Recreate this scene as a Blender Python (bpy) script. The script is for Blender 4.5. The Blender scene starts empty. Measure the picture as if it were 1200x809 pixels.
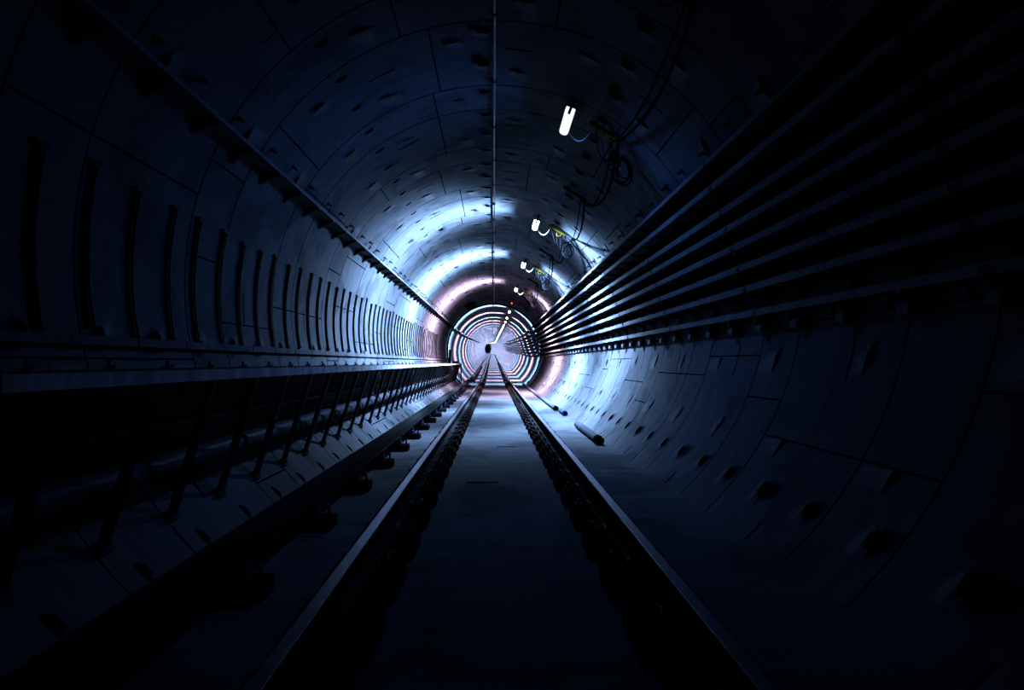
import bpy, math, random
from mathutils import Matrix, Vector
random.seed(7)
SC = bpy.context.scene
COL = SC.collection
PI = math.pi

# ---------------------------------------------------------------- camera, world, exposure
CAM_Z = 1.30                      # eye above the track slab
cam_d = bpy.data.cameras.new('camera')
cam = bpy.data.objects.new('camera', cam_d)
COL.objects.link(cam)
cam.location = (0, 0, CAM_Z)
cam.rotation_euler = (PI / 2, 0, 0)
cam_d.sensor_width = 36
cam_d.lens = 610 / 1200 * 36
cam_d.shift_x = 21 / 1200
cam_d.shift_y = 20.5 / 1200
cam_d.clip_start = .05
cam_d.clip_end = 600
SC.camera = cam
w = bpy.data.worlds.new('world'); SC.world = w
w.use_nodes = True
w.node_tree.nodes['Background'].inputs[0].default_value = (.004, .008, .02, 1)
w.node_tree.nodes['Background'].inputs[1].default_value = .05
SC.view_settings.view_transform = 'Standard'
SC.view_settings.look = 'None'
SC.view_settings.exposure = 0
SC.view_settings.gamma = 1
SC.view_settings.use_curve_mapping = False

# lamp brightness (watts of the light inside each fitting), colour, by fitting along the tunnel
CYAN = (.31, .53, .97)
BLUE = (.07, .25, 1.0)
PINK = (.86, .62, .95)
LAMP_D0, LAMP_STEP, LAMP_N = 6.49, 4.9, 45
LAMP_TABLE = [(BLUE, 270), (CYAN, 27000), (CYAN, 52000), (PINK, 30000), None, (CYAN, 38000), (PINK, 34000), (CYAN, 40000),
              (PINK, 36000), (PINK, 36000), (CYAN, 48000), (CYAN, 48000), (PINK, 40000), (PINK, 40000), (CYAN, 50000)]
BATWING = .07
FAR_PROFILE = 16.0
LAMP_PROFILE = 3.0                # how tightly the louvred fittings throw light across the tunnel

# ---------------------------------------------------------------- tunnel geometry
R = 2.70                          # inner radius of the lining
CZ = 1.98                         # tunnel axis above the slab
RING = 30.0                       # where the two bores meet
Y0, YNEAR, YEND = -3.0, 30.0, 300.0

def path(d):
    """sideways shift and rise of the tunnel at distance d"""
    x = z = 0.0
    if d > 28:
        t = d - 28
        L = 14.0
        z = .0275 * (t * t / (2 * L) if t < L else t - L / 2)
        x = -.0035 * (t * t / (2 * L) if t < L else t - L / 2)
    if d > 180:
        x -= (d - 180) ** 2 / 600.0
    return x, z

def wx(z_c, r=R):
    return math.sqrt(max(0, r * r - z_c * z_c))

def steps(d0, d1, straight=3.0, bend=1.5):
    out = [d0]
    d = d0
    while d < d1 - 1e-6:
        d = min(d1, d + (straight if d < 27 else bend))
        out.append(d)
    return out

# ---------------------------------------------------------------- materials
BOUNCE_CUT = .12
SPEC = 0.0
def mat(name, col, rough=.6, metal=0., noise=None, bump=0., streak=None, spec=SPEC):
    m = bpy.data.materials.new(name); m.use_nodes = True
    col = tuple(c * (BOUNCE_CUT if not metal > .9 else 1) for c in col)      # all but bare metals darkened evenly to hold down bounced light
    nt = m.node_tree; b = nt.nodes['Principled BSDF']
    b.inputs['Base Color'].default_value = (*col, 1)
    b.inputs['Roughness'].default_value = rough
    b.inputs['Metallic'].default_value = metal
    b.inputs['Specular IOR Level'].default_value = spec
    if noise:
        sc, amt = noise
        tc = nt.nodes.new('ShaderNodeTexCoord')
        mp = nt.nodes.new('ShaderNodeMapping')
        mp.inputs['Scale'].default_value = streak or (1, 1, 1)
        n = nt.nodes.new('ShaderNodeTexNoise')
        n.inputs['Scale'].default_value = sc
        n.inputs['Detail'].default_value = 6
        n.inputs['Roughness'].default_value = .65
        cr = nt.nodes.new('ShaderNodeValToRGB')
        lo = tuple(c * (1 - amt) for c in col); hi = tuple(min(1, c * (1 + amt)) for c in col)
        cr.color_ramp.elements[0].position = .3; cr.color_ramp.elements[0].color = (*lo, 1)
        cr.color_ramp.elements[1].position = .7; cr.color_ramp.elements[1].color = (*hi, 1)
        nt.links.new(tc.outputs['Object'], mp.inputs[0]); nt.links.new(mp.outputs[0], n.inputs['Vector'])
        nt.links.new(n.outputs['Fac'], cr.inputs[0]); nt.links.new(cr.outputs[0], b.inputs['Base Color'])
        if bump:
            bp = nt.nodes.new('ShaderNodeBump'); bp.inputs['Strength'].default_value = bump
            bp.inputs['Distance'].default_value = .01
            nt.links.new(n.outputs['Fac'], bp.inputs['Height']); nt.links.new(bp.outputs[0], b.inputs['Normal'])
    return m

def concrete(name, col, rough, streak, patch=True):
    m = mat(name, col, rough, noise=(3.0, .22), bump=.25, streak=streak, spec=0.0)      # dead matt, cement dust
    nt = m.node_tree; b = nt.nodes['Principled BSDF']
    if patch:
        # damp stains: darker smeared patches with an edge of their own
        tc = nt.nodes.new('ShaderNodeTexCoord')
        n = nt.nodes.new('ShaderNodeTexNoise'); n.inputs['Scale'].default_value = 1.1
        n.inputs['Detail'].default_value = 3; n.inputs['Distortion'].default_value = .8
        cr = nt.nodes.new('ShaderNodeValToRGB')
        cr.color_ramp.elements[0].position = .40; cr.color_ramp.elements[0].color = (.62, .64, .64, 1)
        cr.color_ramp.elements[1].position = .47; cr.color_ramp.elements[1].color = (1, 1, 1, 1)
        mx = nt.nodes.new('ShaderNodeMix'); mx.data_type = 'RGBA'; mx.blend_type = 'MULTIPLY'
        mx.inputs[0].default_value = .8
        src = b.inputs['Base Color'].links[0].from_socket
        nt.links.new(tc.outputs['Object'], n.inputs['Vector']); nt.links.new(n.outputs['Fac'], cr.inputs[0])
        nt.links.new(src, mx.inputs[6]); nt.links.new(cr.outputs[0], mx.inputs[7])
        nt.links.new(mx.outputs[2], b.inputs['Base Color'])
    return m

M = {
    'lining': concrete('lining_concrete', (.36, .38, .40), .95, (1, 3, 1)),
    'filler_recess_shade': mat('joint_filler_recess_shade', (.015, .016, .018), .9),  # dark filler in the joints; on pocket faces it paints in the shade
    'slab': concrete('slab_concrete', (.33, .35, .37), .95, (.6, 4, 1)),
    'rubber': mat('black_rubber', (.012, .013, .015), .65, noise=(20, .3)),
    'cable': mat('cable_sheath', (.02, .021, .024), .45, noise=(30, .3)),
    'darksteel': mat('dark_steel', (.03, .032, .036), .5, .3, noise=(18, .35)),
    'galv': mat('galvanised_steel', (.50, .52, .55), .55, .05, noise=(9, .25), streak=(1, .3, 1)),
    'galv_dull': mat('weathered_galvanised_steel', (.26, .27, .29), .6, 0, noise=(12, .35), streak=(1, .4, 1)),
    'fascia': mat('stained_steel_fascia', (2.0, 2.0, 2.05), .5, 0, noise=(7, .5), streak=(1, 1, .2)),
    'rail': mat('rolled_rail_steel', (.12, .11, .11), .5, 0, noise=(14, .3)),
    'railhead': mat('polished_rail_head', (.09, .095, .11), .36, 1.0, noise=(10, .15)),
    'iron': mat('rusty_iron', (.05, .04, .036), .75, noise=(25, .4)),
    'pipe': mat('pale_pipe', (.26, .29, .34), .4, .1, noise=(6, .2)),
    'conduit': mat('dark_metal_conduit', (.025, .025, .03), .3, 1.0, noise=(9, .2)),
    'bluecap': mat('blue_plastic', (.03, .09, .55), .4, noise=(8, .1)),
    'grate': mat('walkway_grp', (.16, .16, .17), .7, noise=(30, .3)),
    'white': mat('white_enamel', (.7, .7, .7), .35, noise=(12, .05)),
    'yellow': mat('yellow_paint', (.42, .33, .04), .5, noise=(20, .3)),
    'pink': mat('pink_spray_paint', (.75, .12, .35), .6, noise=(30, .2)),
    'cover': mat('conductor_cover_board', (.10, .09, .09), .5, noise=(6, .3), streak=(1, .2, 1)),
    'copper': mat('conductor_steel', (.36, .3, .28), .35, .9, noise=(9, .2)),
    'porcelain': mat('insulator_glaze', (.12, .14, .3), .25, noise=(12, .2)),
    'whitecable': mat('pale_flex', (.6, .6, .58), .4, noise=(30, .1)),
    'box': mat('grey_cabinet_paint', (.05, .055, .06), .5, noise=(10, .2)),
    'wood': mat('red_paint', (.3, .04, .03), .5, noise=(10, .2)),
}

def emitter(name, col, strength):
    m = bpy.data.materials.new(name); m.use_nodes = True
    nt = m.node_tree
    e = nt.nodes.new('ShaderNodeEmission')
    e.inputs[0].default_value = (*col, 1); e.inputs[1].default_value = strength
    # faint tube banding inside the diffuser
    nt.links.new(e.outputs[0], nt.nodes['Material Output'].inputs[0])
    return m

# ---------------------------------------------------------------- mesh helpers
class MB:
    def __init__(s):
        s.v = []; s.f = []; s.mi = []
    def add(s, vs, fs, mi=0):
        o = len(s.v); s.v += [tuple(p) for p in vs]
        s.f += [tuple(i + o for i in f) for f in fs]; s.mi += [mi] * len(fs)
        return s
    def box(s, x0, x1, y0, y1, z0, z1, mi=0, bev=0.0, mtx=None):
        if bev > 0:
            b = min(bev, (x1-x0)/2.01, (y1-y0)/2.01, (z1-z0)/2.01)
            vs = []; idx = {}
            for ix, (xx, sx) in enumerate(((x0, 1), (x1, -1))):
                for iy, (yy, sy) in enumerate(((y0, 1), (y1, -1))):
                    for iz, (zz, sz) in enumerate(((z0, 1), (z1, -1))):
                        for a in range(3):
                            p = [xx + sx*b, yy + sy*b, zz + sz*b]
                            p[a] = (xx, yy, zz)[a]
                            idx[(ix, iy, iz, a)] = len(vs); vs.append(p)
            fs = []
            for i in (0, 1):
                q = [idx[(i, 0, 0, 0)], idx[(i, 1, 0, 0)], idx[(i, 1, 1, 0)], idx[(i, 0, 1, 0)]]
                fs.append(q if i else q[::-1])
                q = [idx[(0, i, 0, 1)], idx[(0, i, 1, 1)], idx[(1, i, 1, 1)], idx[(1, i, 0, 1)]]
                fs.append(q if i else q[::-1])
                q = [idx[(0, 0, i, 2)], idx[(1, 0, i, 2)], idx[(1, 1, i, 2)], idx[(0, 1, i, 2)]]
                fs.append(q if i else q[::-1])
            def edge(k1, k2, a, b2):
                fs.append([idx[(*k1, a)], idx[(*k2, a)], idx[(*k2, b2)], idx[(*k1, b2)]])
            for i in (0, 1):
                for j in (0, 1):
                    edge((0, i, j), (1, i, j), 1, 2); edge((i, 0, j), (i, 1, j), 0, 2); edge((i, j, 0), (i, j, 1), 0, 1)
                    for k in (0, 1):
                        fs.append([idx[(i, j, k, 0)], idx[(i, j, k, 1)], idx[(i, j, k, 2)]])
        else:
            vs = [(x, y, z) for x in (x0, x1) for y in (y0, y1) for z in (z0, z1)]
            fs = [(0,1,3,2), (4,6,7,5), (0,4,5,1), (2,3,7,6), (0,2,6,4), (1,5,7,3)]
        if mtx is not None:
            vs = [tuple(mtx @ Vector(p)) for p in vs]
        return s.add(vs, fs, mi)
    def tube(s, pts, r, n=8, mi=0, cap=True):
        pts = [Vector(p) for p in pts]
        vs = []; up = Vector((0, 0, 1)); prev = None
        for i, p in enumerate(pts):
            t = (pts[min(i+1, len(pts)-1)] - pts[max(i-1, 0)]).normalized()
            if prev is None:
                a = up if abs(t.z) < .9 else Vector((1, 0, 0))
                u = t.cross(a).normalized()
            else:
                u = (prev - t * prev.dot(t)).normalized()
            prev = u; v = t.cross(u)
            for k in range(n):
                q = 2 * PI * k / n
                vs.append(p + u * (r * math.cos(q)) + v * (r * math.sin(q)))
        fs = []
        for i in range(len(pts)-1):
            for k in range(n):
                a = i*n+k; b = i*n+(k+1) % n
                fs.append((a, b, b+n, a+n))
        if cap:
            fs.append(tuple(range(n))[::-1]); fs.append(tuple((len(pts)-1)*n + k for k in range(n)))
        return s.add(vs, fs, mi)
    def sweep(s, prof, ds, mi=0, base=None, cap=True):
        """closed outline (x, z) pulled along the tunnel; z measured from the slab"""
        n = len(prof); vs = []
        for d in ds:
            px, pz = path(d)
            vs += [(x + px, d, z + pz) for x, z in prof]
        fs = []
        for i in range(len(ds)-1):
            for k in range(n):
                a = i*n+k; b = i*n+(k+1) % n
                fs.append((a, a+n, b+n, b))
        if cap:
            fs.append(tuple(range(n))); fs.append(tuple((len(ds)-1)*n + k for k in range(n))[::-1])
        return s.add(vs, fs, mi)
    def prism(s, prof, y0, y1, mi=0):
        n = len(prof)
        vs = [(x, y0, z) for x, z in prof] + [(x, y1, z) for x, z in prof]
        fs = [(k, k+n, (k+1) % n + n, (k+1) % n) for k in range(n)]
        fs += [tuple(range(n)), tuple(range(n, 2*n))[::-1]]
        return s.add(vs, fs, mi)
    def lathe(s, prof, n=16, axis='y', org=(0, 0, 0), mi=0):
        vs = []; m = len(prof)
        for k in range(n):
            c, sn = math.cos(2*PI*k/n), math.sin(2*PI*k/n)
            for r, h in prof:
                p = (r*c, h, r*sn) if axis == 'y' else (r*c, r*sn, h)
                vs.append(tuple(p[i]+org[i] for i in range(3)))
        fs = []
        for k in range(n):
            for j in range(m-1):
                a = k*m+j; b = ((k+1) % n)*m+j
                fs.append((a, b, b+1, a+1))
        fs.append(tuple(k*m for k in range(n))); fs.append(tuple(k*m+m-1 for k in range(n))[::-1])
        return s.add(vs, fs, mi)
    def mesh(s, name, mats, smooth=False, ang=35):
        me = bpy.data.meshes.new(name)
        me.from_pydata(s.v, [], s.f)
        for m in (mats if isinstance(mats, (list, tuple)) else [mats]):
            me.materials.append(m)
        me.polygons.foreach_set('material_index', s.mi)
        import bmesh
        bm = bmesh.new(); bm.from_mesh(me)
        bmesh.ops.recalc_face_normals(bm, faces=bm.faces)
        bm.to_mesh(me); bm.free()
        if smooth:
            me.polygons.foreach_set('use_smooth', [True]*len(me.polygons))
            me.set_sharp_from_angle(angle=math.radians(ang))
        me.update()
        return me
    def build(s, name, mats, parent=None, smooth=False, loc=(0, 0, 0), ang=35):
        o = bpy.data.objects.new(name, s.mesh(name, mats, smooth, ang))
        COL.objects.link(o); o.location = loc
        if parent: o.parent = parent
        return o

def tag(o, label, cat, group=None, kind=None):
    if label: o['label'] = label
    if cat: o['category'] = cat
    if group: o['group'] = group
    if kind: o['kind'] = kind
    return o
def thing(name, label, cat, loc=(0, 0, 0), rot=(0, 0, 0), group=None):
    o = bpy.data.objects.new(name, None); COL.objects.link(o)
    o.empty_display_size = .1
    o.location = loc; o.rotation_euler = rot
    return tag(o, label, cat, group)
def dup(root, loc, rot=None, label=None, group=None, parts=True):
    r = root.copy(); COL.objects.link(r); r.location = loc
    if rot is not None: r.rotation_euler = rot
    if label: r['label'] = label
    if group: r['group'] = group
    for ch in list(root.children):
        c = ch.copy(); COL.objects.link(c); c.parent = r
        for g in list(ch.children):
            e = g.copy(); COL.objects.link(e); e.parent = c
    return r
def at(d, th, r):
    """point at distance d, th degrees clockwise from the crown, radius r"""
    px, pz = path(d); t = math.radians(th)
    return (px + r*math.sin(t), d, CZ + pz + r*math.cos(t))
def inward(th):
    return (0, math.radians(th) + PI, 0)      # local +z points at the tunnel axis
def base(d, x, z):
    px, pz = path(d)
    return (x + px, d, z + pz)

# ---------------------------------------------------------------- the lining: a stepped grid of segments, joints and pockets
def near(v, lst, tol):
    return any(abs(v - q) < tol for q in lst)
JOINTS = []
k = -6
while True:
    a = 6.34 + 1.8*k
    if a > YNEAR: break
    for j in (a, a + .6):
        if Y0 + .1 < j < YNEAR - .1: JOINTS.append(j)
    k += 1
ROWS = [5.31 + .595*i for i in range(-13, 42) if Y0 + .2 < 5.31 + .595*i < YNEAR - .3]
POCKET_TH = [-2.5 + 32.7*i for i in range(-5, 5)]
def ring_of(y):
    i = 0
    while i < len(JOINTS) and JOINTS[i] < y: i += 1
    return i
LONG = {0: (-52, -14, 47, 103, -96, -124, 140), 1: (-66, -20, 13, 52, 112, -84, -130),
        2: (-41, 19, 60, 97, -104, 119, -73), 3: (-58, -16, 35, 108, -90, -118, 76)}
def rects_for():
    """recesses: (y0, y1, th0, th1, depth)"""
    out = []
    for j in JOINTS:
        out.append((j - .008, j + .008, -140, 140, .035))
    ys = [Y0] + JOINTS + [YNEAR]
    for i in range(len(ys) - 1):
        for th in LONG[(i * 3 + (i // 4)) % 4]:
            out.append((ys[i], ys[i+1], th - .16, th + .16, .03))
    for i, y in enumerate(ROWS):
        for k, th in enumerate(POCKET_TH):
            if 100 > abs(th) > 66 and th < 0: continue
            w_ = 1.4
            out.append((y - .04, y + .005, th - w_, th + w_, .05))
            out.append((y + .005, y + .03, th - w_*.62, th + w_*.62, .05))
            sh = -7.4 if i % 2 else -23.5
            out.append((y + .12, y + .145, th + sh - 1.5, th + sh + 1.5, .05))
            if i % 3 == 1:
                ls = 8.5
                out.append((y + .28, y + .305, th + ls - 3.4, th + ls + 3.4, .05))
    return out
RECTS = rects_for()
def lining(name, th0, th1):
    rs = [r for r in RECTS if r[3] > th0 and r[2] < th1]
    # rows
    yset = {Y0, YNEAR}
    for r in rs:
        for y in r[:2]:
            if Y0 < y < YNEAR: yset.add(round(y, 4))
    ys = sorted(yset)
    # every band between two row lines has its own set of column lines; bands meet along arcs on the same radius
    mb = MB()
    base_th = [th0 + (th1 - th0) * i / int((th1 - th0) / 3.0) for i in range(int((th1 - th0) / 3.0) + 1)]
    def P(y, th, h):
        t = math.radians(th)
        return ((R + h) * math.sin(t), y, CZ + (R + h) * math.cos(t))
    prev = None
    for bi in range(len(ys) - 1):
        a, b = ys[bi], ys[bi+1]
        if b - a < 1e-4: continue
        m_ = (a + b) / 2
        act = [r for r in rs if r[0] < m_ < r[1]]
        # split long plain bands so the wall stays evenly meshed
        tset = set(round(t, 3) for t in base_th)
        for r in act:
            for t in r[2:4]:
                if th0 < t < th1: tset.add(round(t, 3))
        ts = sorted(tset)
        hs = []
        for q in range(len(ts) - 1):
            tm = (ts[q] + ts[q+1]) / 2
            h = 0
            for r in act:
                if r[2] < tm < r[3]: h = max(h, r[4])
            hs.append(h)
        for q, h in enumerate(hs):
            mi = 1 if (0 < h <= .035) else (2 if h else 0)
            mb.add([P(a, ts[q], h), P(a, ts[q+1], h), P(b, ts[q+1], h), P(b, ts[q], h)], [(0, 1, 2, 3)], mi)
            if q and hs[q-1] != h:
                mb.add([P(a, ts[q], h), P(b, ts[q], h), P(b, ts[q], hs[q-1]), P(a, ts[q], hs[q-1])], [(0, 1, 2, 3)], 1)  # pocket sides near-black as well, recess shade put into the colour
        # risers against the previous band
        if prev:
            pts_, phs = prev
            allt = sorted(set(ts) | set(pts_))
            def look(tt, hh, t):
                lo = 0; hi = len(tt) - 1
                while hi - lo > 1:
                    mid = (lo + hi) // 2
                    if tt[mid] <= t: lo = mid
                    else: hi = mid
                return hh[lo]
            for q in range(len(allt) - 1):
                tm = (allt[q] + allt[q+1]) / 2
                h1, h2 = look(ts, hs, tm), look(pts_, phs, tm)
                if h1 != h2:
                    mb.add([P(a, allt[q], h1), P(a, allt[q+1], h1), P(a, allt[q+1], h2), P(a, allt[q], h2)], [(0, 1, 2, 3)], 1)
        prev = (ts, hs)
    # the farther bore: plain rings with a shallow joint every 1.2 m
    d = YNEAR; far = []
    while d < YEND:
        far += [(d, 0), (min(d + 1.17, YEND), 0)]
        if d + 1.2 < 90: far += [(d + 1.172, .03), (d + 1.198, .03)]
        d += 1.2
    nth = len(base_th)
    vs = []
    for d, h in far:
        px, pz = path(d)
        for t in base_th:
            p = P(d, t, h); vs.append((p[0] + px, p[1], p[2] + pz))
    fs = []
    for i in range(len(far) - 1):
        for q in range(nth - 1):
            fs.append((i*nth+q, i*nth+q+1, (i+1)*nth+q+1, (i+1)*nth+q))
    mb.add(vs, fs, 0)
    me = bpy.data.meshes.new(name)
    me.from_pydata(mb.v, [], mb.f)
    for m in (M['lining'], M['filler_recess_shade'], M['filler_recess_shade']): me.materials.append(m)  # pocket faces share the filler's black as painted recess shade
    me.polygons.foreach_set('material_index', mb.mi)
    # smooth normals straight from the round shape of the bore on the faces that lie on it
    import bmesh
    bm = bmesh.new(); bm.from_mesh(me)
    bmesh.ops.remove_doubles(bm, verts=bm.verts, dist=1e-5)
    bm.to_mesh(me); bm.free()
    me.polygons.foreach_set('use_smooth', [True]*len(me.polygons))
    me.set_sharp_from_angle(angle=math.radians(20))
    o = bpy.data.objects.new(name, me); COL.objects.link(o)
    o['kind'] = 'structure'
    return o
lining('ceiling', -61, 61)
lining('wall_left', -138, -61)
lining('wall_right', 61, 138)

# track slab with shallow drainage slots
FLW = 1.86
mb = MB()
slots = [(10.3, -.26, .04), (12.6, -.38, -.2), (14.0, -.2, .2), (17.5, -.1, .3), (20.5, -.3, .1), (8.0, .05, .35), (24.0, -.2, .25), (5.6, -.3, .05)]
prof_y = sorted({-3.0, 30.0} | {q for s_ in slots for q in (s_[0], s_[0] + .06)} | {i*1.5 for i in range(-1, 20)})
for a, b in zip(prof_y[:-1], prof_y[1:]):
    sl = [s_ for s_ in slots if abs(s_[0] - a) < 1e-6 and b - a < .07]
    xs = [-FLW, FLW] if not sl else [-FLW, sl[0][1], sl[0][2], FLW]
    for q in range(len(xs) - 1):
        h = -.04 if (sl and q == 1) else 0
        mb.add([(xs[q], a, h), (xs[q+1], a, h), (xs[q+1], b, h), (xs[q], b, h)], [(0, 1, 2, 3)], 1 if h else 0)
        if h:
            for yy in (a, b):
                mb.add([(xs[q], yy, 0), (xs[q+1], yy, 0), (xs[q+1], yy, h), (xs[q], yy, h)], [(0, 1, 2, 3)], 0)
            for xx in (xs[q], xs[q+1]):
                mb.add([(xx, a, 0), (xx, b, 0), (xx, b, h), (xx, a, h)], [(0, 1, 2, 3)], 0)
ds = steps(30.0, YEND)
vs = []
for d in ds:
    px, pz = path(d); vs += [(-FLW + px, d, pz), (FLW + px, d, pz)]
mb.add(vs, [(2*i, 2*i+1, 2*i+3, 2*i+2) for i in range(len(ds)-1)])
fl = mb.build('floor', [M['slab'], M['filler_recess_shade']]); fl['kind'] = 'structure'

# ring seal where the two bores meet, the kerb strip along the left wall
mb = MB()
n = 96; vs = []
prof = [(R + .02, RING - .42), (R - .05, RING - .40), (R - .07, RING - .36), (R - .07, RING - .22), (R - .03, RING - .18), (R + .02, RING - .18)]
for k in range(n + 1):
    t = math.radians(-136 + 272 * k / n)
    for r_, y in prof:
        px, pz = path(y)
        vs.append((px + r_*math.sin(t), y, CZ + pz + r_*math.cos(t)))
m_ = len(prof)
mb.add(vs, [(k*m_+j, k*m_+(j+1) % m_, (k+1)*m_+(j+1) % m_, (k+1)*m_+j) for k in range(n) for j in range(m_)])
o = mb.build('trim_1', M['rubber'], smooth=True); o['kind'] = 'structure'; o['label'] = 'black sealing ring around the bore where the tunnel narrows'
mb = MB()
zc = CAM_Z + .12 - CZ; xk = wx(zc)
d = -1.0
while d < 28.5:      # kerb strip in short lengths
    mb.sweep([(-xk - .02, CAM_Z + .115), (-xk + .05, CAM_Z + .115), (-xk + .045, CAM_Z + .175), (-xk - .01, CAM_Z + .18)], [d + .008, d + .592])
    d += .6
o = mb.build('trim_2', M['lining']); o['kind'] = 'structure'; o['label'] = 'pale kerb strip along the left wall above the walkway'

ORDW = ['first', 'second', 'third', 'fourth', 'fifth', 'sixth', 'seventh', 'eighth', 'ninth', 'tenth', 'eleventh', 'twelfth', 'thirteenth',
        'fourteenth', 'fifteenth', 'sixteenth', 'seventeenth', 'eighteenth', 'nineteenth', 'twentieth', 'twenty-first', 'twenty-second', 'twenty-third', 'twenty-fourth']
def name_row(objs, text, side, far, nmax=20):
    """objs sorted from the camera outwards: the ones that can be counted get their place in the row, the far ones share one label"""
    for k, o in enumerate(objs):
        if k < min(nmax, len(ORDW)):
            o['label'] = '%s, %s from the %s' % (text, ORDW[k], side)
        else:
            o['label'] = far
# ---------------------------------------------------------------- track
TX = .05; GA = .7535 + .036
def rail_profile(cx, top):
    h = .165
    pts = [(-.036, 0), (.036, 0), (.037, -.02), (.030, -.040), (.009, -.052), (.008, -.13), (.030, -.145), (.070, -.153), (.070, -.165),
           (-.070, -.165), (-.070, -.153), (-.030, -.145), (-.008, -.13), (-.009, -.052), (-.030, -.040), (-.037, -.02)]
    return [(cx + x, top + z) for x, z in pts]
RAIL_TOP = .30
for s_, nm in ((-1, 'left'), (1, 'right')):
    t = thing('running_rail', 'long steel running rail on the %s of the track' % nm, 'rail', (TX + s_*GA, -2, RAIL_TOP - .165))
    ds = steps(-2.5, 190)
    mb = MB().sweep(rail_profile(TX + s_*GA, RAIL_TOP - .0025), ds)
    o = mb.build('rail_body', M['rail'], smooth=True); o.parent = t; o.location = (-t.location.x, -t.location.y, -t.location.z)
    c = TX + s_*GA
    mb = MB().sweep([(c - .030, RAIL_TOP - .004), (c + .030, RAIL_TOP - .004), (c + .026, RAIL_TOP + .001), (c - .026, RAIL_TOP + .001)], ds)
    o = mb.build('rail_head', M['railhead']); o['label'] = 'polished running surface'
    o.parent = t; o.location = (-t.location.x, -t.location.y, -t.location.z)

for k_, s_ in ((3, -1), (4, 1)):      # dark grout bed along each rail
    c = TX + s_*GA
    o = MB().sweep([(c - .165, -.01), (c + .165, -.01), (c + .14, .085), (c - .14, .085)], steps(-2.5, 190)).build('trim_%d' % k_, M['iron'])
    o['kind'] = 'structure'; o['label'] = 'dark grout bed under the %s running rail' % ('left' if s_ < 0 else 'right')
# fastenings: a plinth, a base plate, two clips, two bolts
PL = .135
fast = thing('rail_fastener', 'dark iron baseplate clamping the left running rail to the slab', 'rail fastener',
             base(1.2, TX - GA, 0), group='baseplates under the left running rail')
MB().box(-.21, .21, -.16, .16, -.02, .10, bev=.015).build('plinth', M['iron'], fast)
bpl = MB().box(-.18, .18, -.13, .13, .10, .132, bev=.006).build('base_plate', M['iron'], fast)
for sx in (-1, 1):
    mb = MB()
    pts = [(sx*.125, -.07, .15), (sx*.125, .0, .19), (sx*.12, .05, .175), (sx*.085, .05, .165), (sx*.06, 0, .162), (sx*.085, -.05, .165)]
    mb.tube(pts, .009, 6)
    mb.build('clip', M['darksteel'], fast, smooth=True)
    mb = MB().lathe([(.028, .134), (.028, .142), (.017, .142), (.017, .17), (.012, .175)], 6, 'z', (sx*.145, .085, 0))
    mb.build('bolt', M['darksteel'], bpl)
plain = thing('rail_fastener', 'dark iron baseplate clamping the left running rail to the slab', 'rail fastener',
              base(14.4, TX - GA, 0), group='baseplates under the left running rail')
mb = MB().box(-.21, .21, -.16, .16, -.02, .10, bev=.015).box(-.18, .18, -.13, .13, .10, .132, bev=.006)
mb.box(-.13, -.06, -.06, .06, .134, .17).box(.06, .13, -.06, .06, .134, .17)
mb.build('base_plate', M['iron'], plain)
d = .6; i = 0
while d < 78:
    for s_, nm in ((-1, 'left'), (1, 'right')):
        src = fast if d < 14 else plain
        lab = 'dark iron baseplate clamping the %s running rail to the slab' % nm
        grp = 'baseplates under the %s running rail' % nm
        if s_ == -1 and abs(d - 1.2) < 1e-3: continue
        if s_ == -1 and abs(d - 14.4) < 1e-3: continue
        dup(src, base(d, TX + s_*GA, 0), label=lab, group=grp)
    d = round(d + .6, 3)

# conductor rail with its cover, on bracketed insulators
CX = -1.42
def conductor(d0, d1, label):
    t = thing('conductor_rail', label, 'conductor rail', base(d0, CX, .20))
    inv = (-t.location.x, -t.location.y, -t.location.z)
    ds = steps(d0, d1)
    z = .20
    MB().sweep([(CX-.04, z), (CX+.04, z), (CX+.04, z+.015), (CX+.01, z+.03), (CX+.01, z+.07), (CX+.035, z+.08), (CX+.035, z+.105),
                (CX-.035, z+.105), (CX-.035, z+.08), (CX-.01, z+.07), (CX-.01, z+.03), (CX-.04, z+.015)], ds).build('conductor_bar', M['copper'], t, loc=inv)
    ds2 = steps(d0 + .02, d1 - .02)
    MB().sweep([(CX-.085, z+.02), (CX-.075, z+.02), (CX-.07, z+.125), (CX-.06, z+.135), (CX+.06, z+.135), (CX+.07, z+.125), (CX+.075, z+.06), (CX+.085, z+.06),
                (CX+.08, z+.135), (CX+.065, z+.15), (CX-.065, z+.15), (CX-.08, z+.135)], ds2).build('cover_board', M['cover'], t, loc=inv)
    return t
conductor(-2, 29.2, 'covered conductor rail running along the left of the near track')
conductor(32.5, 120, 'far length of covered conductor rail beyond the black sealing ring')
br = thing('rail_bracket', 'black stepped bracket carrying the conductor rail beside the left running rail', 'rail bracket', base(1.7, CX, 0), group='brackets under the conductor rail')
MB().box(-.14, .16, -.10, .10, -.02, .09, bev=.01).build('foot', M['iron'], br)
MB().lathe([(.06, .09), (.07, .105), (.045, .12), (.065, .135), (.045, .15), (.055, .165), (.04, .199)], 14, 'z').build('insulator', M['porcelain'], br, smooth=True)
MB().tube([(.12, 0, .08), (.12, 0, .16), (.095, 0, .19)], .012, 6).build('clamp', M['darksteel'], br)
d = 2.9
while d < 62:
    if not 28.6 < d < 33: dup(br, base(d, CX, 0))
    d += 1.2

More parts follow.
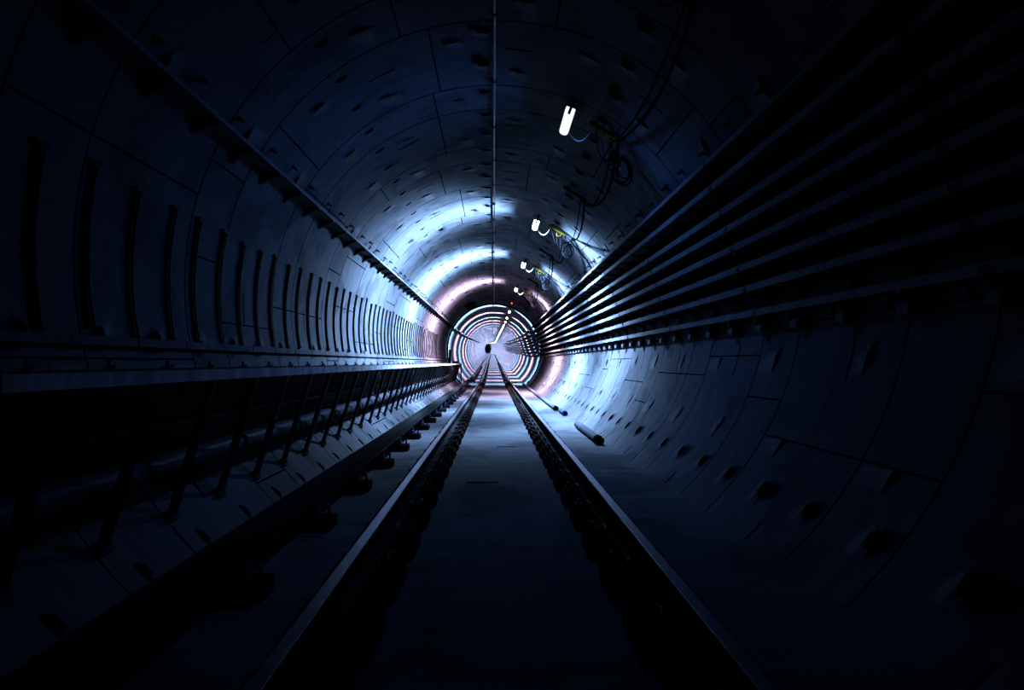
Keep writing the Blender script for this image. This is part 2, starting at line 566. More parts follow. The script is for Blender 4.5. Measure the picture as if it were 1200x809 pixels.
# pipes lying in the right hand corner of the slab
def run_pipe(name, label, d0, d1, x, z, r, m, sleeve=None, cat='pipe'):
    t = thing(name, label, cat, base(d0, x, z - r))
    inv = Vector(t.location)
    pts = [Vector(base(d, x, z)) - inv for d in steps(d0, d1)]
    n = 14; vs = []; fs = []
    for p in pts:
        for k in range(n):
            c, s2 = math.cos(2*PI*k/n), math.sin(2*PI*k/n)
            vs.append((p.x + r*c, p.y, p.z + r*s2))
    for i in range(len(pts)-1):
        for k in range(n):
            fs.append((i*n+k, (i+1)*n+k, (i+1)*n+(k+1) % n, i*n+(k+1) % n))
    # hollow mouth
    ri = r*.88
    o = len(vs)
    for dy in (0, .25):
        for k in range(n):
            c, s2 = math.cos(2*PI*k/n), math.sin(2*PI*k/n)
            vs.append((pts[0].x + ri*c, pts[0].y + dy, pts[0].z + ri*s2))
    for k in range(n):
        k2 = (k+1) % n
        fs.append((k, k2, o+k2, o+k)); fs.append((o+k, o+k2, o+n+k2, o+n+k))
    fs.append(tuple(o+n+k for k in range(n)))
    fs.append(tuple((len(pts)-1)*n + k for k in range(n)))
    MB().add(vs, fs).build('tube', m, t, smooth=True)
    if sleeve:
        mb = MB()
        vs = []; fs = []
        for rr, yy in ((r*1.12, -.02), (r*1.12, .16), (r*.90, .16), (r*.90, -.02)):
            vs += [(rr*math.cos(2*PI*k/n), yy, r + rr*math.sin(2*PI*k/n)) for k in range(n)]
        for j in range(4):
            for k in range(n):
                fs.append((j*n+k, j*n+(k+1) % n, ((j+1) % 4)*n+(k+1) % n, ((j+1) % 4)*n+k))
        o = mb.add(vs, fs).build('end_sleeve', sleeve, t, smooth=True)
    return t
run_pipe('drain_pipe', 'open ended pipe nearest the camera lying in the right slab corner', 8.2, 10.4, 1.66, .068, .065, M['pipe'], M['rubber'])
run_pipe('drain_pipe', 'short pipe with a blue collar lying beside a longer pipe', 12.6, 13.5, 1.72, .062, .060, M['pipe'], M['bluecap'])
run_pipe('drain_pipe', 'long pale pipe in the right slab corner reaching back to the sealing ring', 13.9, 29.5, 1.66, .066, .062, M['pipe'], M['rubber'])

# ---------------------------------------------------------------- left walkway
WZ = CAM_Z - .045; WX = -1.80
def panel(d0, d1):
    xw = -wx(WZ - .045 - CZ) + .012
    t = thing('walkway_section', 'length of steel edged walkway along the left wall', 'walkway', (WX, d0, WZ), group='walkway panels along the left wall')
    MB().box(xw - WX, -.012, .006, d1 - d0 - .006, -.045, 0).build('deck', M['grate'], t)
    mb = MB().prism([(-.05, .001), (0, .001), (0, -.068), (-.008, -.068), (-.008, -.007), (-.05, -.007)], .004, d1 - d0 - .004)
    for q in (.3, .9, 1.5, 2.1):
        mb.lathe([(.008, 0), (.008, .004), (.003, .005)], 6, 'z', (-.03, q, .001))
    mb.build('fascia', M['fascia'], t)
    return t
p0 = panel(-.5, 1.9)
d = 1.9
while d < 28.2:
    dup(p0, (WX, d, WZ)); d += 2.4
# cut end of the walkway: a braced end frame
WEND = d - .0
t = thing('walkway_end_frame', 'dark braced steel frame closing the far end of the walkway', 'steel frame', (WX, WEND + .05, .0))
for x in (0, -.35):
    MB().box(x - .03, x + .03, -.03, .03, .35 if x < -.1 else 0.02, WZ + .0).build('post', M['darksteel'], t)
MB().box(-.75, .03, -.025, .025, WZ - .10, WZ - .03).build('beam', M['darksteel'], t)
MB().tube([(0, 0, .1), (-.35, 0, WZ - .1)], .02, 6).build('brace', M['darksteel'], t)
# hangers
def strut():
    t = thing('walkway_strut', 'dark slanting steel strut between the walkway edge and the lower left wall', 'strut', (-2.095, .4, CAM_Z - 1.0),
              group='slanting struts under the walkway')
    dx = (WX - .01) - (-2.095); dz = (WZ - .05) - (CAM_Z - 1.0)
    L = math.hypot(dx, dz); a = math.atan2(dx, dz)
    mt = Matrix.Rotation(a, 4, 'Y')
    MB().box(-.006, .006, -.028, .028, 0, L, mtx=mt).box(-.03, .0, -.028, -.022, 0.03, L, mtx=mt).build('bar', M['darksteel'], t)
    fp = MB().box(-.05, .03, -.05, .05, -.02, .012, mtx=Matrix.Rotation(math.radians(52), 4, 'Y')).build('foot_plate', M['galv_dull'], t)
    MB().lathe([(.014, 0), (.014, .02), (.007, .04)], 6, 'z', (.03, -.035, 0)).build('bolt', M['galv'], fp)
    return t
st = strut()
d = 1.0
while d < WEND - .2:
    dup(st, (-2.095, d, CAM_Z - 1.0)); d = round(d + .6, 3)
# anchor blocks on the walkway's wall side
ab = thing('anchor_block', 'small pale metal lug on the walkway beside the left wall', 'anchor lug', (-2.5, 1.0, WZ), group='lugs along the back of the walkway')
MB().box(-.035, .035, -.025, .025, 0, .012).box(-.012, .012, -.025, .025, .012, .06, bev=.004).build('lug', M['galv'], ab)
MB().lathe([(.012, .012), (.012, .022), (.006, .03)], 6, 'z', (.024, 0, 0)).build('bolt', M['galv'], ab)
d = 1.6
while d < WEND - .2:
    dup(ab, (-2.5, d, WZ)); d = round(d + .6, 3)
# pipes under the walkway
def long_pipe(name, label, x, z, r, m, d0=-1, d1=28.4):
    t = MB().tube([base(d, x, z) for d in steps(d0, d1, 3, 1.5)], r, 14).build(name, m, smooth=True)
    return tag(t, label, 'pipe')
PX, PZ, PR = -2.12, CAM_Z - .66, .075
long_pipe('water_pipe', 'thick bluish pipe under the walkway held by U-bolts', PX, PZ, PR, M['pipe'])
long_pipe('conduit_pipe', 'thin pale conduit under the walkway above the thick pipe', -2.37, CAM_Z - .45, .03, M['pipe'])
pc = thing('pipe_clamp', 'steel U-bolt clamp holding the thick pipe to the left wall', 'pipe clamp', (PX, .7, PZ - PR), group='clamps on the thick pipe')
pts = [(-.19, 0, PR + .02)] + [(-math.cos(q) * (PR + .009) * -1 * -1, 0, PR + math.sin(q) * (PR + .009)) for q in [PI*k/8 for k in range(9)]]
mb = MB().tube([((PR + .010)*math.cos(q), 0, PR + (PR + .010)*math.sin(q)) for q in [PI * (-.15 + 1.3*k/10) for k in range(11)]], .009, 6)
mb.build('strap', M['darksteel'], pc, smooth=True)
MB().box(-.19, -PR - .015, -.02, .02, PR + .03 - .02, PR + .03 + .02).build('wall_arm', M['darksteel'], pc)
MB().lathe([(.012, 0), (.012, .03), (.006, .035)], 6, 'z', (0, 0, 2*PR + .012)).build('nut', M['galv'], pc)
d = 1.9
while d < 28:
    dup(pc, (PX, d, PZ - PR)); d = round(d + 1.2, 3)

# ---------------------------------------------------------------- left wall: upright channels and the high ledge
z0c, z1c = CAM_Z + .19 - CZ, CAM_Z + 1.27 - CZ
def arc_strip(mb, r0, r1, ta, tb, y0, y1, org, n=10, mi=0):
    vs = []
    for k in range(n + 1):
        t = math.radians(ta + (tb - ta)*k/n)
        for r_, y in ((r0, y0), (r1, y0), (r1, y1), (r0, y1)):
            vs.append((r_*math.sin(t) - org[0], y, CZ + r_*math.cos(t) - org[2]))
    fs = [(k*4+j, k*4+(j+1) % 4, (k+1)*4+(j+1) % 4, (k+1)*4+j) for k in range(n) for j in range(4)]
    fs += [(0, 1, 2, 3), (n*4+3, n*4+2, n*4+1, n*4)]
    mb.add(vs, fs, mi)
def post():
    ta = -math.degrees(math.acos(z0c / R)); tb = -math.degrees(math.acos(z1c / R))
    org = (R*math.sin(math.radians(ta)), 0, CZ + z0c)
    t = thing('wall_channel', 'dark curved upright channel fixed to the left wall above the kerb strip', 'wall channel', (org[0], 1.0, org[2]),
              group='upright channels on the left wall')
    mb = MB()
    arc_strip(mb, R - .027, R - .001, ta, tb, -.020, -.015, org)
    arc_strip(mb, R - .027, R - .001, ta, tb, .015, .020, org)
    arc_strip(mb, R - .010, R - .001, ta, tb, -.015, .015, org)
    mb.build('channel', M['darksteel'], t, smooth=True)
    mb = MB(); arc_strip(mb, R - .035, R - .001, tb - .1, tb + .45, -.045, .03, org, 2)
    mb.build('top_cap', M['darksteel'], t)
    for q in (.13, .36, .83):
        tt = ta + (tb - ta)*q
        mb = MB(); arc_strip(mb, R - .02, R - .001, tt - .3, tt + .3, .02, .045, org, 2)
        mb.build('clip', M['darksteel'], t)
    mb = MB(); arc_strip(mb, R - .025, R - .001, ta + .1, ta + .7, .02, .07, org, 2)
    mb.build('foot', M['darksteel'], t)
    return t
ps = post(); porg = tuple(ps.location)
d = 1.4; i = 0
while d < 24.2:
    j = random.uniform(-.05, .05) if i % 5 == 2 else 0
    q = dup(ps, (porg[0], d + j, porg[2] + (random.choice((0, 0, .04, -.03)))))
    i += 1
    d = round(d + (.4 if i % 3 else .42), 3)
    if i in (28, 30, 32):
        q['label'] = {28: 'upright wall channel with a pink paint mark, nearest of the marked ones',
                      30: 'upright wall channel with a pink paint mark, middle of the marked ones',
                      32: 'upright wall channel with a pink paint mark, farthest of the marked ones'}[i]
        del q['group']
        mb = MB(); tb = -math.degrees(math.acos(z1c / R))
        arc_strip(mb, R - .004, R - .0005, tb - 6, tb - 1.5, .03, .14, porg, 5)
        mb.build('paint_mark', M['pink'], q)

def ledge(th, label, name, depth, side):
    """a narrow shelf on the upper wall with a bracket every 0.6 m"""
    x, _, z = at(0, th, R)
    t = thing(name, label, 'ledge', (x, -1, z))
    inv = (-x, 1, -z)
    s_ = side
    xs = x
    MB().sweep([(xs + s_*.03, z), (xs - s_*depth, z), (xs - s_*depth, z + .035), (xs - s_*(depth - .006), z + .035), (xs - s_*(depth - .006), z + .006), (xs + s_*.03, z + .006)],
               steps(-1, 29.5)).build('shelf', M['galv'], t, loc=inv)
    bm_ = MB().prism([(s_*.05, -.002), (-s_*depth, -.002), (-s_*depth, -.022), (-s_*(depth*.4), -.05), (s_*.05, -.12)], -.02, .02).mesh('bracket', M['darksteel'])
    d = -.6
    while d < 29.2:
        o = bpy.data.objects.new('bracket', bm_); COL.objects.link(o); o.parent = t; o.location = (0, d + 1, 0)
        d += .6
    return t
ledge(-61.6, 'narrow galvanised cable ledge high on the left wall', 'cable_ledge', .16, -1)
t = MB().sweep([(x + at(0, -62.2, R)[0] + .13, z + at(0, -62.2, R)[2] - .0) for x, z in ((-.12, -.02), (.06, -.02), (.06, .034), (-.12, .034))], steps(30.5, 90, 3, 1.5)).build('cable_ledge', M['galv_dull'])
tag(t, 'far cable ledge on the left wall beyond the black sealing ring', 'ledge')

# ---------------------------------------------------------------- right wall: the cable rack
# (x, height above the eye) of the front lip of each tray, top to bottom
LIPS = [(2.07, 1.925), (2.12, 1.675), (2.225, 1.44), (2.274, 1.273), (2.335, 1.086), (2.396, .887), (2.461, .689), (2.552, .459)]
NAMES = ['topmost', 'second from top', 'third from top', 'fourth from top', 'fourth from bottom', 'third from bottom', 'second from bottom', 'lowest']
TRAY_END = 29.0
for i, (x, zr) in enumerate(LIPS):
    z = CAM_Z + zr
    xw = wx(z - CZ)
    back = min(xw - .015, x + .34)
    t = thing('cable_tray', '%s of the long galvanised cable trays on the right wall' % NAMES[i], 'cable tray', (x, -1, z))
    inv = (-x, 1, -z)
    lip = .055 if i else .04
    ds = steps(-1, TRAY_END)
    MB().sweep([(x, z - .003), (back, z - .003), (back, z + .05), (back - .003, z + .05), (back - .003, z), (x + .003, z), (x + .003, z + lip), (x, z + lip)], ds).build('tray_channel', M['galv_dull'], t, loc=inv)
    MB().sweep([(x - .012, z - .004), (x - .0005, z - .004), (x - .0005, z + lip + .004), (x - .012, z + lip + .004)], ds).build('front_lip', M['galv'], t, loc=inv)
    sp_ = MB().box(-.018, -.011, -.03, .03, .004, lip - .006).mesh('splice_plate', M['darksteel'])
    d = 2.7
    while d < 28:
        o = bpy.data.objects.new('splice_plate', sp_); COL.objects.link(o); o.parent = t; o.location = (0, d + 1, 0)
        d += 2.4
    if i:
        nc = 2 + i % 2
        for k in range(nc):
            r_ = .018 + .006*((i + k) % 3)
            cx = x + .07 + k*.085
            if cx + r_ > back - .01: continue
            c = MB().tube([(cx + .006*math.sin(d*.7 + k*2 + i), d, z + r_ + .001) for d in [(-1 + 1.5*q) for q in range(21)]], r_, 8).build('power_cable', M['cable'], smooth=True)
            tag(c, 'black power cable lying in the %s cable tray' % NAMES[i], 'cable', 'cables in the %s tray' % NAMES[i])
# uprights with arms
zb, zt = CAM_Z + .30 - CZ, CAM_Z + 2.0 - CZ
ta, tb = math.degrees(math.acos(zb / R)), math.degrees(math.acos(zt / R))
org = (R*math.sin(math.radians(ta)), 0, CZ + zb)
rk = thing('rack_upright', 'curved steel upright with eight cantilever arms under the trays on the right wall', 'cable rack upright', (org[0], .3, org[2]),
           group='rack uprights on the right wall')
mb = MB(); arc_strip(mb, R - .04, R - .001, ta, tb, -.022, .022, org, 12)
mb.build('upright', M['galv_dull'], rk, smooth=True)
for i, (x, zr) in enumerate(LIPS):
    z = CAM_Z + zr - .004
    xw = wx(z - CZ) - .02
    a = x + .012 - org[0]; b = xw - org[0]; zz = z - org[2]
    MB().prism([(a, zz), (b, zz), (b, zz - .07), (a + .02, zz - .025), (a, zz - .018)], -.018, .018).build('arm', M['darksteel'], rk)
MB().box(-.09, -.03, -.05, .05, -.0, .07, bev=.006).build('foot_block', M['galv'], rk)
d = .9
while d < 28.9:
    dup(rk, (org[0], d, org[2])); d = round(d + .6, 3)
# farther rack beyond the ring, following the bend
for i, (x, zr) in enumerate(LIPS):
    z = CAM_Z + zr
    ds = steps(31.0, 110, 3, 1.2)
    wob = .05
    bk = min(x + .32, wx(z - .02 - CZ) - .02)
    mb = MB().sweep([(x + .02, z - .02), (bk, z - .02), (bk, z - .012), (x + .03, z - .012), (x + .03, z + .05), (x + .02, z + .05)], ds)
    o = mb.build('cable_tray', M['galv_dull'])
    tag(o, 'far length of the %s tray on the right wall beyond the sealing ring' % NAMES[i], 'cable tray')
# bowed linking lengths through the ring
for i, (x, zr) in enumerate(LIPS):
    z = CAM_Z + zr
    pts = []
    for k in range(11):
        d = TRAY_END + .0 + (2.0)*k/10
        px, pz = path(d)
        s_ = math.sin(PI*k/10)
        pts.append((x + .05 - .10*s_ + px, d, z + .045 - .07*s_ + pz))
    o = MB().tube(pts, .024, 8).build('link_cable', M['cable'], smooth=True)
    tag(o, 'black cable sagging across the ring from the %s tray' % NAMES[i], 'cable')
# thick cable under the rack
t = MB().tube([at(d, 85.6 + .25*math.sin(d*.9), R - .036) for d in [(-1 + .75*q) for q in range(41)]], .034, 10).build('power_cable', M['cable'], smooth=True)
tag(t, 'thick black cable fixed along the right wall below the rack', 'cable')

# ---------------------------------------------------------------- hooks above both ledges
hk = thing('wall_hook', 'small dark hook in the lining above the left cable ledge', 'wall hook', at(1.0, -56.8, R), inward(-56.8), 'hooks above the left cable ledge')
MB().lathe([(.026, -.002), (.026, .012), (.012, .014)], 8, 'z').build('rose', M['darksteel'], hk)
MB().tube([(0, 0, .0), (0, 0, .055), (0, -.02, .075), (0, -.055, .078), (0, -.075, .06), (0, -.075, .035)], .011, 7).build('hook', M['darksteel'], hk, smooth=True)
d = 1.6; i = 0
while d < 28.6:
    dd = d + (.08 if i % 3 == 0 else 0)
    th = -56.8 + (.5 if i % 3 == 1 else 0)
    dup(hk, at(dd, th, R), inward(th)); d += .6; i += 1
d = 1.3; i = 0
while d < 28.6:
    th = 54.6 + (.7 if i % 3 == 1 else 0)
    dup(hk, at(d, th, R), inward(th), 'small dark hook in the lining above the right cable rack', 'hooks above the right cable rack'); d += .6; i += 1

# ---------------------------------------------------------------- crown cable with clips
t = thing('overhead_cable', 'slim metal conduit running along the crown of the tunnel', 'conduit', (0, -1, CZ + R - .04))
inv = (0, 1, -(CZ + R - .04))
pts = [base(d, 0.004 + .003*math.sin(d*1.3), CZ + R - .030) for d in [-1 + .6*q for q in range(52)]]
MB().tube(pts, .0125, 8).build('conduit', M['conduit'], t, smooth=True, loc=inv)
cm = MB().box(-.03, .03, -.012, .012, -.006, .037).mesh('clip', M['darksteel'])
d = .2
while d < 29:
    o = bpy.data.objects.new('clip', cm); COL.objects.link(o); o.parent = t; o.location = (0, d + 1, 0); d += 1.2
t = MB().tube([base(d, 0, CZ + R - .03) for d in steps(30.4, 100, 3, 1.5)], .014, 6).build('overhead_cable', M['galv_dull'], smooth=True)
tag(t, 'far conduit on the crown beyond the black sealing ring', 'conduit')

# ---------------------------------------------------------------- lamps
LTH = 21.3; LR = 2.55
def tube_light(name, col, watts, prof, wing):
    l = bpy.data.lights.new(name, 'POINT')
    l.energy = watts; l.color = col; l.shadow_soft_size = .035
    l.use_nodes = True
    power = prof; down = wing; back = -.42 if wing < .5 else -.8
    nt = l.node_tree
    em = nt.nodes['Emission']
    tc = nt.nodes.new('ShaderNodeTexCoord')
    sp = nt.nodes.new('ShaderNodeSeparateXYZ')
    nt.links.new(tc.outputs['Normal'], sp.inputs[0])
    # photometric body of a louvred tube: strongest square to the tube, falling off towards its ends
    m2 = nt.nodes.new('ShaderNodeMath'); m2.operation = 'MULTIPLY'
    nt.links.new(sp.outputs['Y'], m2.inputs[0]); nt.links.new(sp.outputs['Y'], m2.inputs[1])
    m3 = nt.nodes.new('ShaderNodeMath'); m3.operation = 'SUBTRACT'; m3.inputs[0].default_value = 1.0
    nt.links.new(m2.outputs[0], m3.inputs[1])
    m5 = nt.nodes.new('ShaderNodeMath'); m5.operation = 'MAXIMUM'; m5.inputs[1].default_value = 0.0
    nt.links.new(m3.outputs[0], m5.inputs[0])
    m4 = nt.nodes.new('ShaderNodeMath'); m4.operation = 'POWER'; m4.inputs[1].default_value = power
    nt.links.new(m5.outputs[0], m4.inputs[0])
    # the white body behind the tube keeps most light from the vault: full strength inwards, fading to nothing behind
    mr = nt.nodes.new('ShaderNodeMapRange'); mr.interpolation_type = 'SMOOTHSTEP'
    mr.inputs['From Min'].default_value = back; mr.inputs['From Max'].default_value = .85
    mr.inputs['To Min'].default_value = 0.0; mr.inputs['To Max'].default_value = 1.0
    nt.links.new(sp.outputs['Z'], mr.inputs['Value'])
    m6 = nt.nodes.new('ShaderNodeMath'); m6.operation = 'MULTIPLY'
    nt.links.new(m4.outputs[0], m6.inputs[0]); nt.links.new(mr.outputs[0], m6.inputs[1])
    # batwing optic: less straight down than to the sides
    bw = nt.nodes.new('ShaderNodeMapRange'); bw.interpolation_type = 'SMOOTHSTEP'
    bw.inputs['From Min'].default_value = .86; bw.inputs['From Max'].default_value = 1.0
    bw.inputs['To Min'].default_value = 1.0; bw.inputs['To Max'].default_value = down
    nt.links.new(sp.outputs['Z'], bw.inputs['Value'])
    m7 = nt.nodes.new('ShaderNodeMath'); m7.operation = 'MULTIPLY'
    nt.links.new(m6.outputs[0], m7.inputs[0]); nt.links.new(bw.outputs[0], m7.inputs[1])
    nt.links.new(m7.outputs[0], em.inputs['Strength'])
    return l
HL = .33
def lamp_meshes():
    # local +z points at the axis of the tunnel, y runs along it
    body = MB().prism([(-.062, 0), (.062, 0), (.066, .018), (.060, .034), (-.060, .034), (-.066, .018)], -HL, HL).mesh('body', M['white'])
    # diffuser: rounded trough with bevelled ends and a notch for the near clip
    prof = [(-.058, .034), (-.060, .055), (-.050, .078), (-.028, .092), (0, .097), (.028, .092), (.050, .078), (.060, .055), (.058, .034)]
    mb = MB()
    ys = [(-HL + .012, .62), (-HL + .03, .93), (-HL + .06, 1), (HL - .06, 1), (HL - .03, .93), (HL - .012, .62)]
    vs = []
    for y, k in ys:
        vs += [(x*(.8 + .2*k), y, .034 + (z - .034)*k) for x, z in prof]
    n = len(prof)
    fs = [(i*n+j, (i+1)*n+j, (i+1)*n+(j+1) % n, i*n+(j+1) % n) for i in range(len(ys)-1) for j in range(n)]
    fs += [tuple(range(n)), tuple((len(ys)-1)*n + j for j in range(n))[::-1]]
    diff = mb.add(vs, fs)
    cap = MB().box(-.016, .016, -HL - .008, -HL + .045, .0, .102, bev=.004).mesh('end_clip', M['darksteel'])
    hang = MB().box(-.02, .02, -.012, .012, -.125, .0).mesh('mounting_bracket', M['darksteel'])
    return body, diff, cap, hang
L_body, L_diff, L_cap, L_hang = lamp_meshes()
diff_mesh = {}
ORD = ['nearest', 'second nearest', 'third nearest', 'fourth nearest', 'fifth nearest', 'sixth nearest', 'seventh nearest', 'eighth nearest']
for i in range(LAMP_N):
    d = LAMP_D0 + LAMP_STEP*i
    if i == 3: d += .3
    if i == 2: d -= .2
    spec = LAMP_TABLE[i] if i < len(LAMP_TABLE) else (PINK if i % 3 == 1 else CYAN, 52000)
    if i < 8:
        lab = {0: 'bright white lamp nearest the camera, alone in the dark vault', 4: 'unlit lamp with a small red light just before the black sealing ring'}.get(
            i, '%s lit strip lamp on the vault, right of the crown conduit' % ORD[i]); grp = None
    else:
        lab = 'distant lit strip lamp in the bright row towards the end of the tunnel'; grp = 'distant strip lamps'
    t = thing('strip_lamp', lab, 'lamp', at(d, LTH, LR), inward(LTH), grp)
    def add(nm, me, y=0):
        o = bpy.data.objects.new(nm, me); COL.objects.link(o); o.parent = t; o.location = (0, y, 0); return o
    bo = add('body', L_body)
    for y in (-.2, .2): add('mounting_bracket', L_hang, y).parent = bo
    if spec is None:
        dm = L_diff.mesh('diffuser', M['box']); df = add('diffuser', dm); add('end_clip', L_cap).parent = df
        o = MB().lathe([(.035, 0), (.034, .03), (.02, .045)], 12, 'z', (0, -.2, .097)).build('red_light', emitter('red_signal_glow', (1, .06, .1), 6), t, smooth=True)
        o['label'] = 'small red light'
        continue
    col, watts = spec
    key = (col, i == 0, i < 5)
    if key not in diff_mesh:
        g = tuple(.75 + .25*c for c in col)
        diff_mesh[key] = L_diff.mesh('diffuser', emitter('lit_diffuser', g, 1.3 if i == 0 else (10 if i < 5 else 30)), smooth=True, ang=60)
    o = add('diffuser', diff_mesh[key]); o['label'] = 'glowing diffuser'
    add('end_clip', L_cap).parent = o
    for q in ((0,) if i else (0,)):
        lo = bpy.data.objects.new('tube_light', tube_light('tube_light', col, watts, *((1.5, .05) if i == 0 else (LAMP_PROFILE, BATWING) if i < 5 else (FAR_PROFILE, .6)))); COL.objects.link(lo)
        lo.parent = t; lo.location = (0, q, .14)

# ---------------------------------------------------------------- cable hangers, loops and feeder cables beside the lamps
BTH = 32.0
def hanger(d, lamp):
    lab = 'yellow edged cable hanger bar beside a strip lamp' if lamp else 'dark cable hanger bar with hooks between two strip lamps'
    t = thing('cable_hanger', lab, 'cable hanger', at(d, BTH, R), inward(BTH))
    # local x is tangential
    L = .23
    MB().box(-L, L, -.03, .03, .035, .085, bev=.008).build('bar', M['yellow'] if lamp else M['darksteel'], t)
    for x in (-.15, .15):
        MB().box(x - .015, x + .015, -.015, .015, -.002, .036).build('stud', M['darksteel'], t)
    for x in ((-.2, -.05) if not lamp else (-.12,)):
        MB().tube([(x, 0, .085)] + [(x + .05 - .05*math.cos(q), -.01, .085 + .055*math.sin(q) + .03) for q in [PI*k/6 for k in range(7)]], .008, 6).build('hook', M['darksteel'] if not lamp else M['yellow'], t, smooth=True)
    return t
def sag(p, q, s, n=14, r=.011, side=0.0):
    p, q = Vector(p), Vector(q); out = []
    for k in range(n + 1):
        u = k / n
        v = p.lerp(q, u); b = 4*u*(1-u)
        v.z -= s*b; v.x += side*b
        out.append(v)
    return out
nh = 0
hangers = [6.58 + 2.45*k for k in range(-1, 9)]
for k, d in enumerate(hangers):
    lamp = (k % 2 == 1)
    t = hanger(d, lamp)
    o1 = ['first', 'second', 'third', 'fourth', 'fifth', 'sixth', 'seventh', 'eighth', 'ninth', 'tenth'][k]
    t['label'] = ('yellow cable hanger bar' if lamp else 'dark cable hanger bar with hooks') + ', %s bar along the vault from the camera' % o1
    if k + 1 < len(hangers):
        d2 = hangers[k+1]
        a = at(d, 36.6, R - .07); b = at(d2, 36.6, R - .07)
        s_ = .33 if k else .12
        o = MB().tube(sag(a, b, s_, side=.08), .016, 8).build('feeder_cable', M['cable'], smooth=True)
        tag(o, 'slack black feeder cable between the %s and next hanger bar' % o1, 'cable')
        a = at(d, 35.2, R - .09); b = at(d2, 35.6, R - .09)
        o = MB().tube(sag(a, b, s_*1.15, side=.03), .010, 7).build('feeder_cable', M['cable'], smooth=True)
        tag(o, 'thinner slack cable between the %s and next hanger bar' % o1, 'cable')
# flex from each hanger bar to its lamp, and a loop of spare cable
for k in range(5):
    if k == 4: continue
    d = LAMP_D0 + LAMP_STEP*k + (.3 if k == 3 else -.2 if k == 2 else 0)
    a = at(d + .25, LTH + .8, LR - .03); b = at(d + .1, 28.5, R - .09)
    o = MB().tube(sag(a, b, .16), .007, 7).build('lamp_flex', M['whitecable'], smooth=True)
    tag(o, 'thin pale flex looping from the %s lamp to its hanger bar' % ORD[k], 'cable')
    # coil
    rnd = random.Random(k + 3)
    t = thing('cable_coil', 'tangled coil of black cable hanging beside the %s lamp' % ORD[k], 'cable coil', at(d + .35, 37.5, R - .06))
    org_ = Vector(t.location)
    MB().box(-.05, .05, -.04, .04, -.14, .0, bev=.012, mtx=Matrix.Rotation(.5, 4, 'Y')).build('connector_box', M['rubber'], t)
    for j in range(5):
        w_ = .09 + .03*rnd.random(); h_ = .18 + .09*rnd.random(); ox = .07 + rnd.uniform(-.05, .05)
        pts = []
        for q in range(21):
            u = 2*PI*q/20
            pts.append((ox + w_*math.sin(u) * (1 - .25*math.cos(u)), rnd.uniform(-.004, .004) + .03*(j - 2) + .06*math.sin(u*.5 + j), -.09 - h_*(1 - math.cos(u))*.72))
        MB().tube(pts, .009, 6, cap=False).build('loop', M['cable'], t, smooth=True)
    # strands from the hanger to the coil
    for j in range(3):
        a = at(d + .09, 29.5 + 2.3*j, R - .085)
        b = org_ + Vector((.02*j, 0, -.05))
        o = MB().tube(sag(a, b, .20 + .05*j, side=-.06), .009, 6).build('tail_cable', M['cable'], smooth=True)
        tag(o, 'black cable tail hanging from the bar to the coil by the %s lamp' % ORD[k], 'cable', 'cable tails by the %s lamp' % ORD[k])

# ---------------------------------------------------------------- fittings close to the ring
t = thing('control_cabinet', 'dark square box fixed left of the crown just before the sealing ring', 'cabinet', at(27.0, -28, R), inward(-28))
cs = MB().box(-.27, .27, -.25, .25, .03, .26, bev=.02).build('case', M['box'], t)
MB().box(-.23, .23, -.262, -.249, .05, .24, bev=.004).build('door', M['box'], cs)
MB().box(-.2, .2, -.2, .2, -.01, .031).build('mount', M['darksteel'], t)
t = thing('cable_duct', 'dark vertical riser duct beside the sealing ring on the left', 'duct', (-2.45, 28.9, WZ))
MB().box(-.06, .06, -.08, .08, 0, .75, bev=.01).build('duct', M['box'], t)
for z in (.15, .5):
    MB().box(-.075, .075, -.09, .09, z, z + .04).build('band', M['darksteel'], t)
t = thing('equipment_box', 'low dark equipment box on the end of the walkway', 'box', (-2.1, 28.2, WZ + .001))
MB().box(-.16, .16, -.12, .12, 0, .10, bev=.015).build('case', M['box'], t)
MB().box(-.17, .17, -.13, .13, .10, .125, bev=.006).build('lid', M['wood'], t)

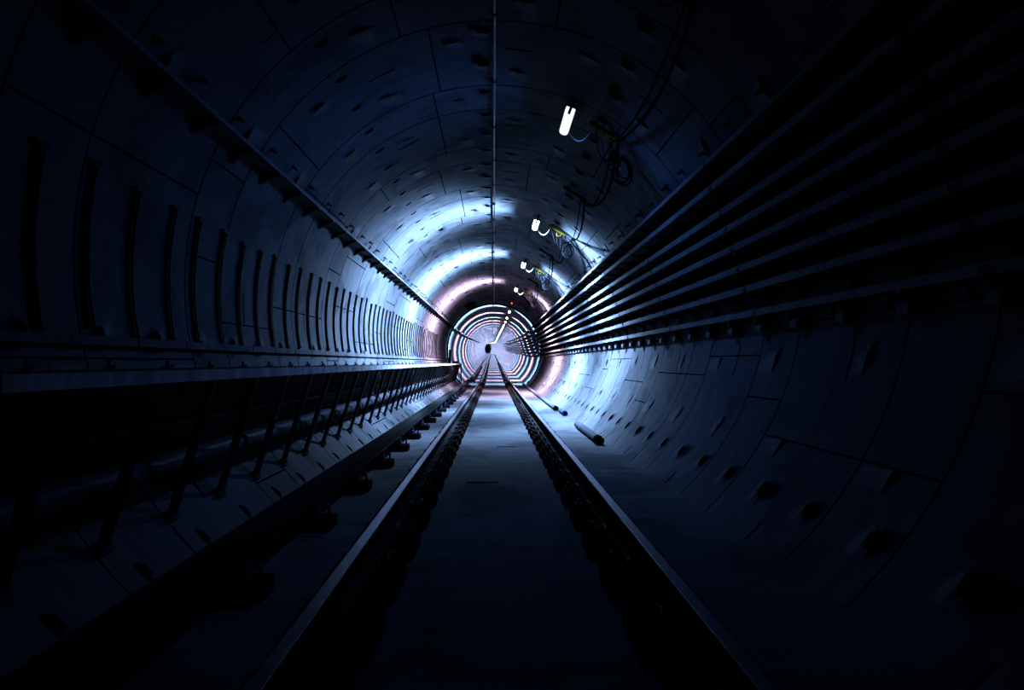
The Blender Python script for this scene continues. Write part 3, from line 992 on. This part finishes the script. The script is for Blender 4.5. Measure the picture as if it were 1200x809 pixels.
# ---------------------------------------------------------------- say which is which in every long row
rows = {}
for o in COL.objects:
    if o.parent is None and 'group' in o.keys(): rows.setdefault(o['group'], []).append(o)
ROWTEXT = {
    'baseplates under the left running rail': ('iron baseplate under the left running rail', 'bottom edge', 'distant iron baseplate under the left running rail, past the countable ones'),
    'baseplates under the right running rail': ('iron baseplate under the right running rail', 'bottom edge', 'distant iron baseplate under the right running rail, past the countable ones'),
    'brackets under the conductor rail': ('black stepped bracket carrying the covered conductor rail', 'bottom left corner', 'distant bracket carrying the conductor rail, past the countable ones'),
    'walkway panels along the left wall': ('length of steel edged walkway on the left wall', 'left edge', 'distant length of steel edged walkway'),
    'slanting struts under the walkway': ('dark slanting strut under the left walkway', 'left edge', 'distant slanting strut under the walkway where the struts crowd together'),
    'lugs along the back of the walkway': ('small pale metal lug on the back of the walkway', 'left edge', 'distant pale lug on the walkway where the lugs merge'),
    'clamps on the thick pipe': ('U-bolt clamp on the thick pipe under the walkway', 'left edge', 'distant clamp on the thick pipe under the walkway'),
    'upright channels on the left wall': ('dark curved upright channel on the left wall', 'left edge', 'distant upright channel on the left wall where they crowd together'),
    'rack uprights on the right wall': ('curved steel upright with arms behind the right cable trays', 'right edge', 'distant rack upright behind the right cable trays'),
    'hooks above the left cable ledge': ('small dark hook above the left cable ledge', 'upper left', 'distant hook above the left cable ledge'),
    'hooks above the right cable rack': ('small dark hook above the right cable rack', 'upper right', 'distant hook above the right cable rack'),
}
def frame_xy(p):
    return 579 + 610 * p[0] / max(p[1], .01), 425 - 610 * (p[2] - CAM_Z) / max(p[1], .01)
for g, (text, side, far) in ROWTEXT.items():
    seq = sorted(rows.get(g, []), key=lambda o: o.location.y)
    keep = []
    for o in seq:
        X, Y = frame_xy(o.location)
        if g != 'walkway panels along the left wall' and not (-60 < X < 1260 and -60 < Y < 869 and o.location.y > .3):
            for c in list(o.children_recursive): bpy.data.objects.remove(c)
            bpy.data.objects.remove(o)
        else:
            keep.append(o)
    name_row(keep, text, side, far, 20)
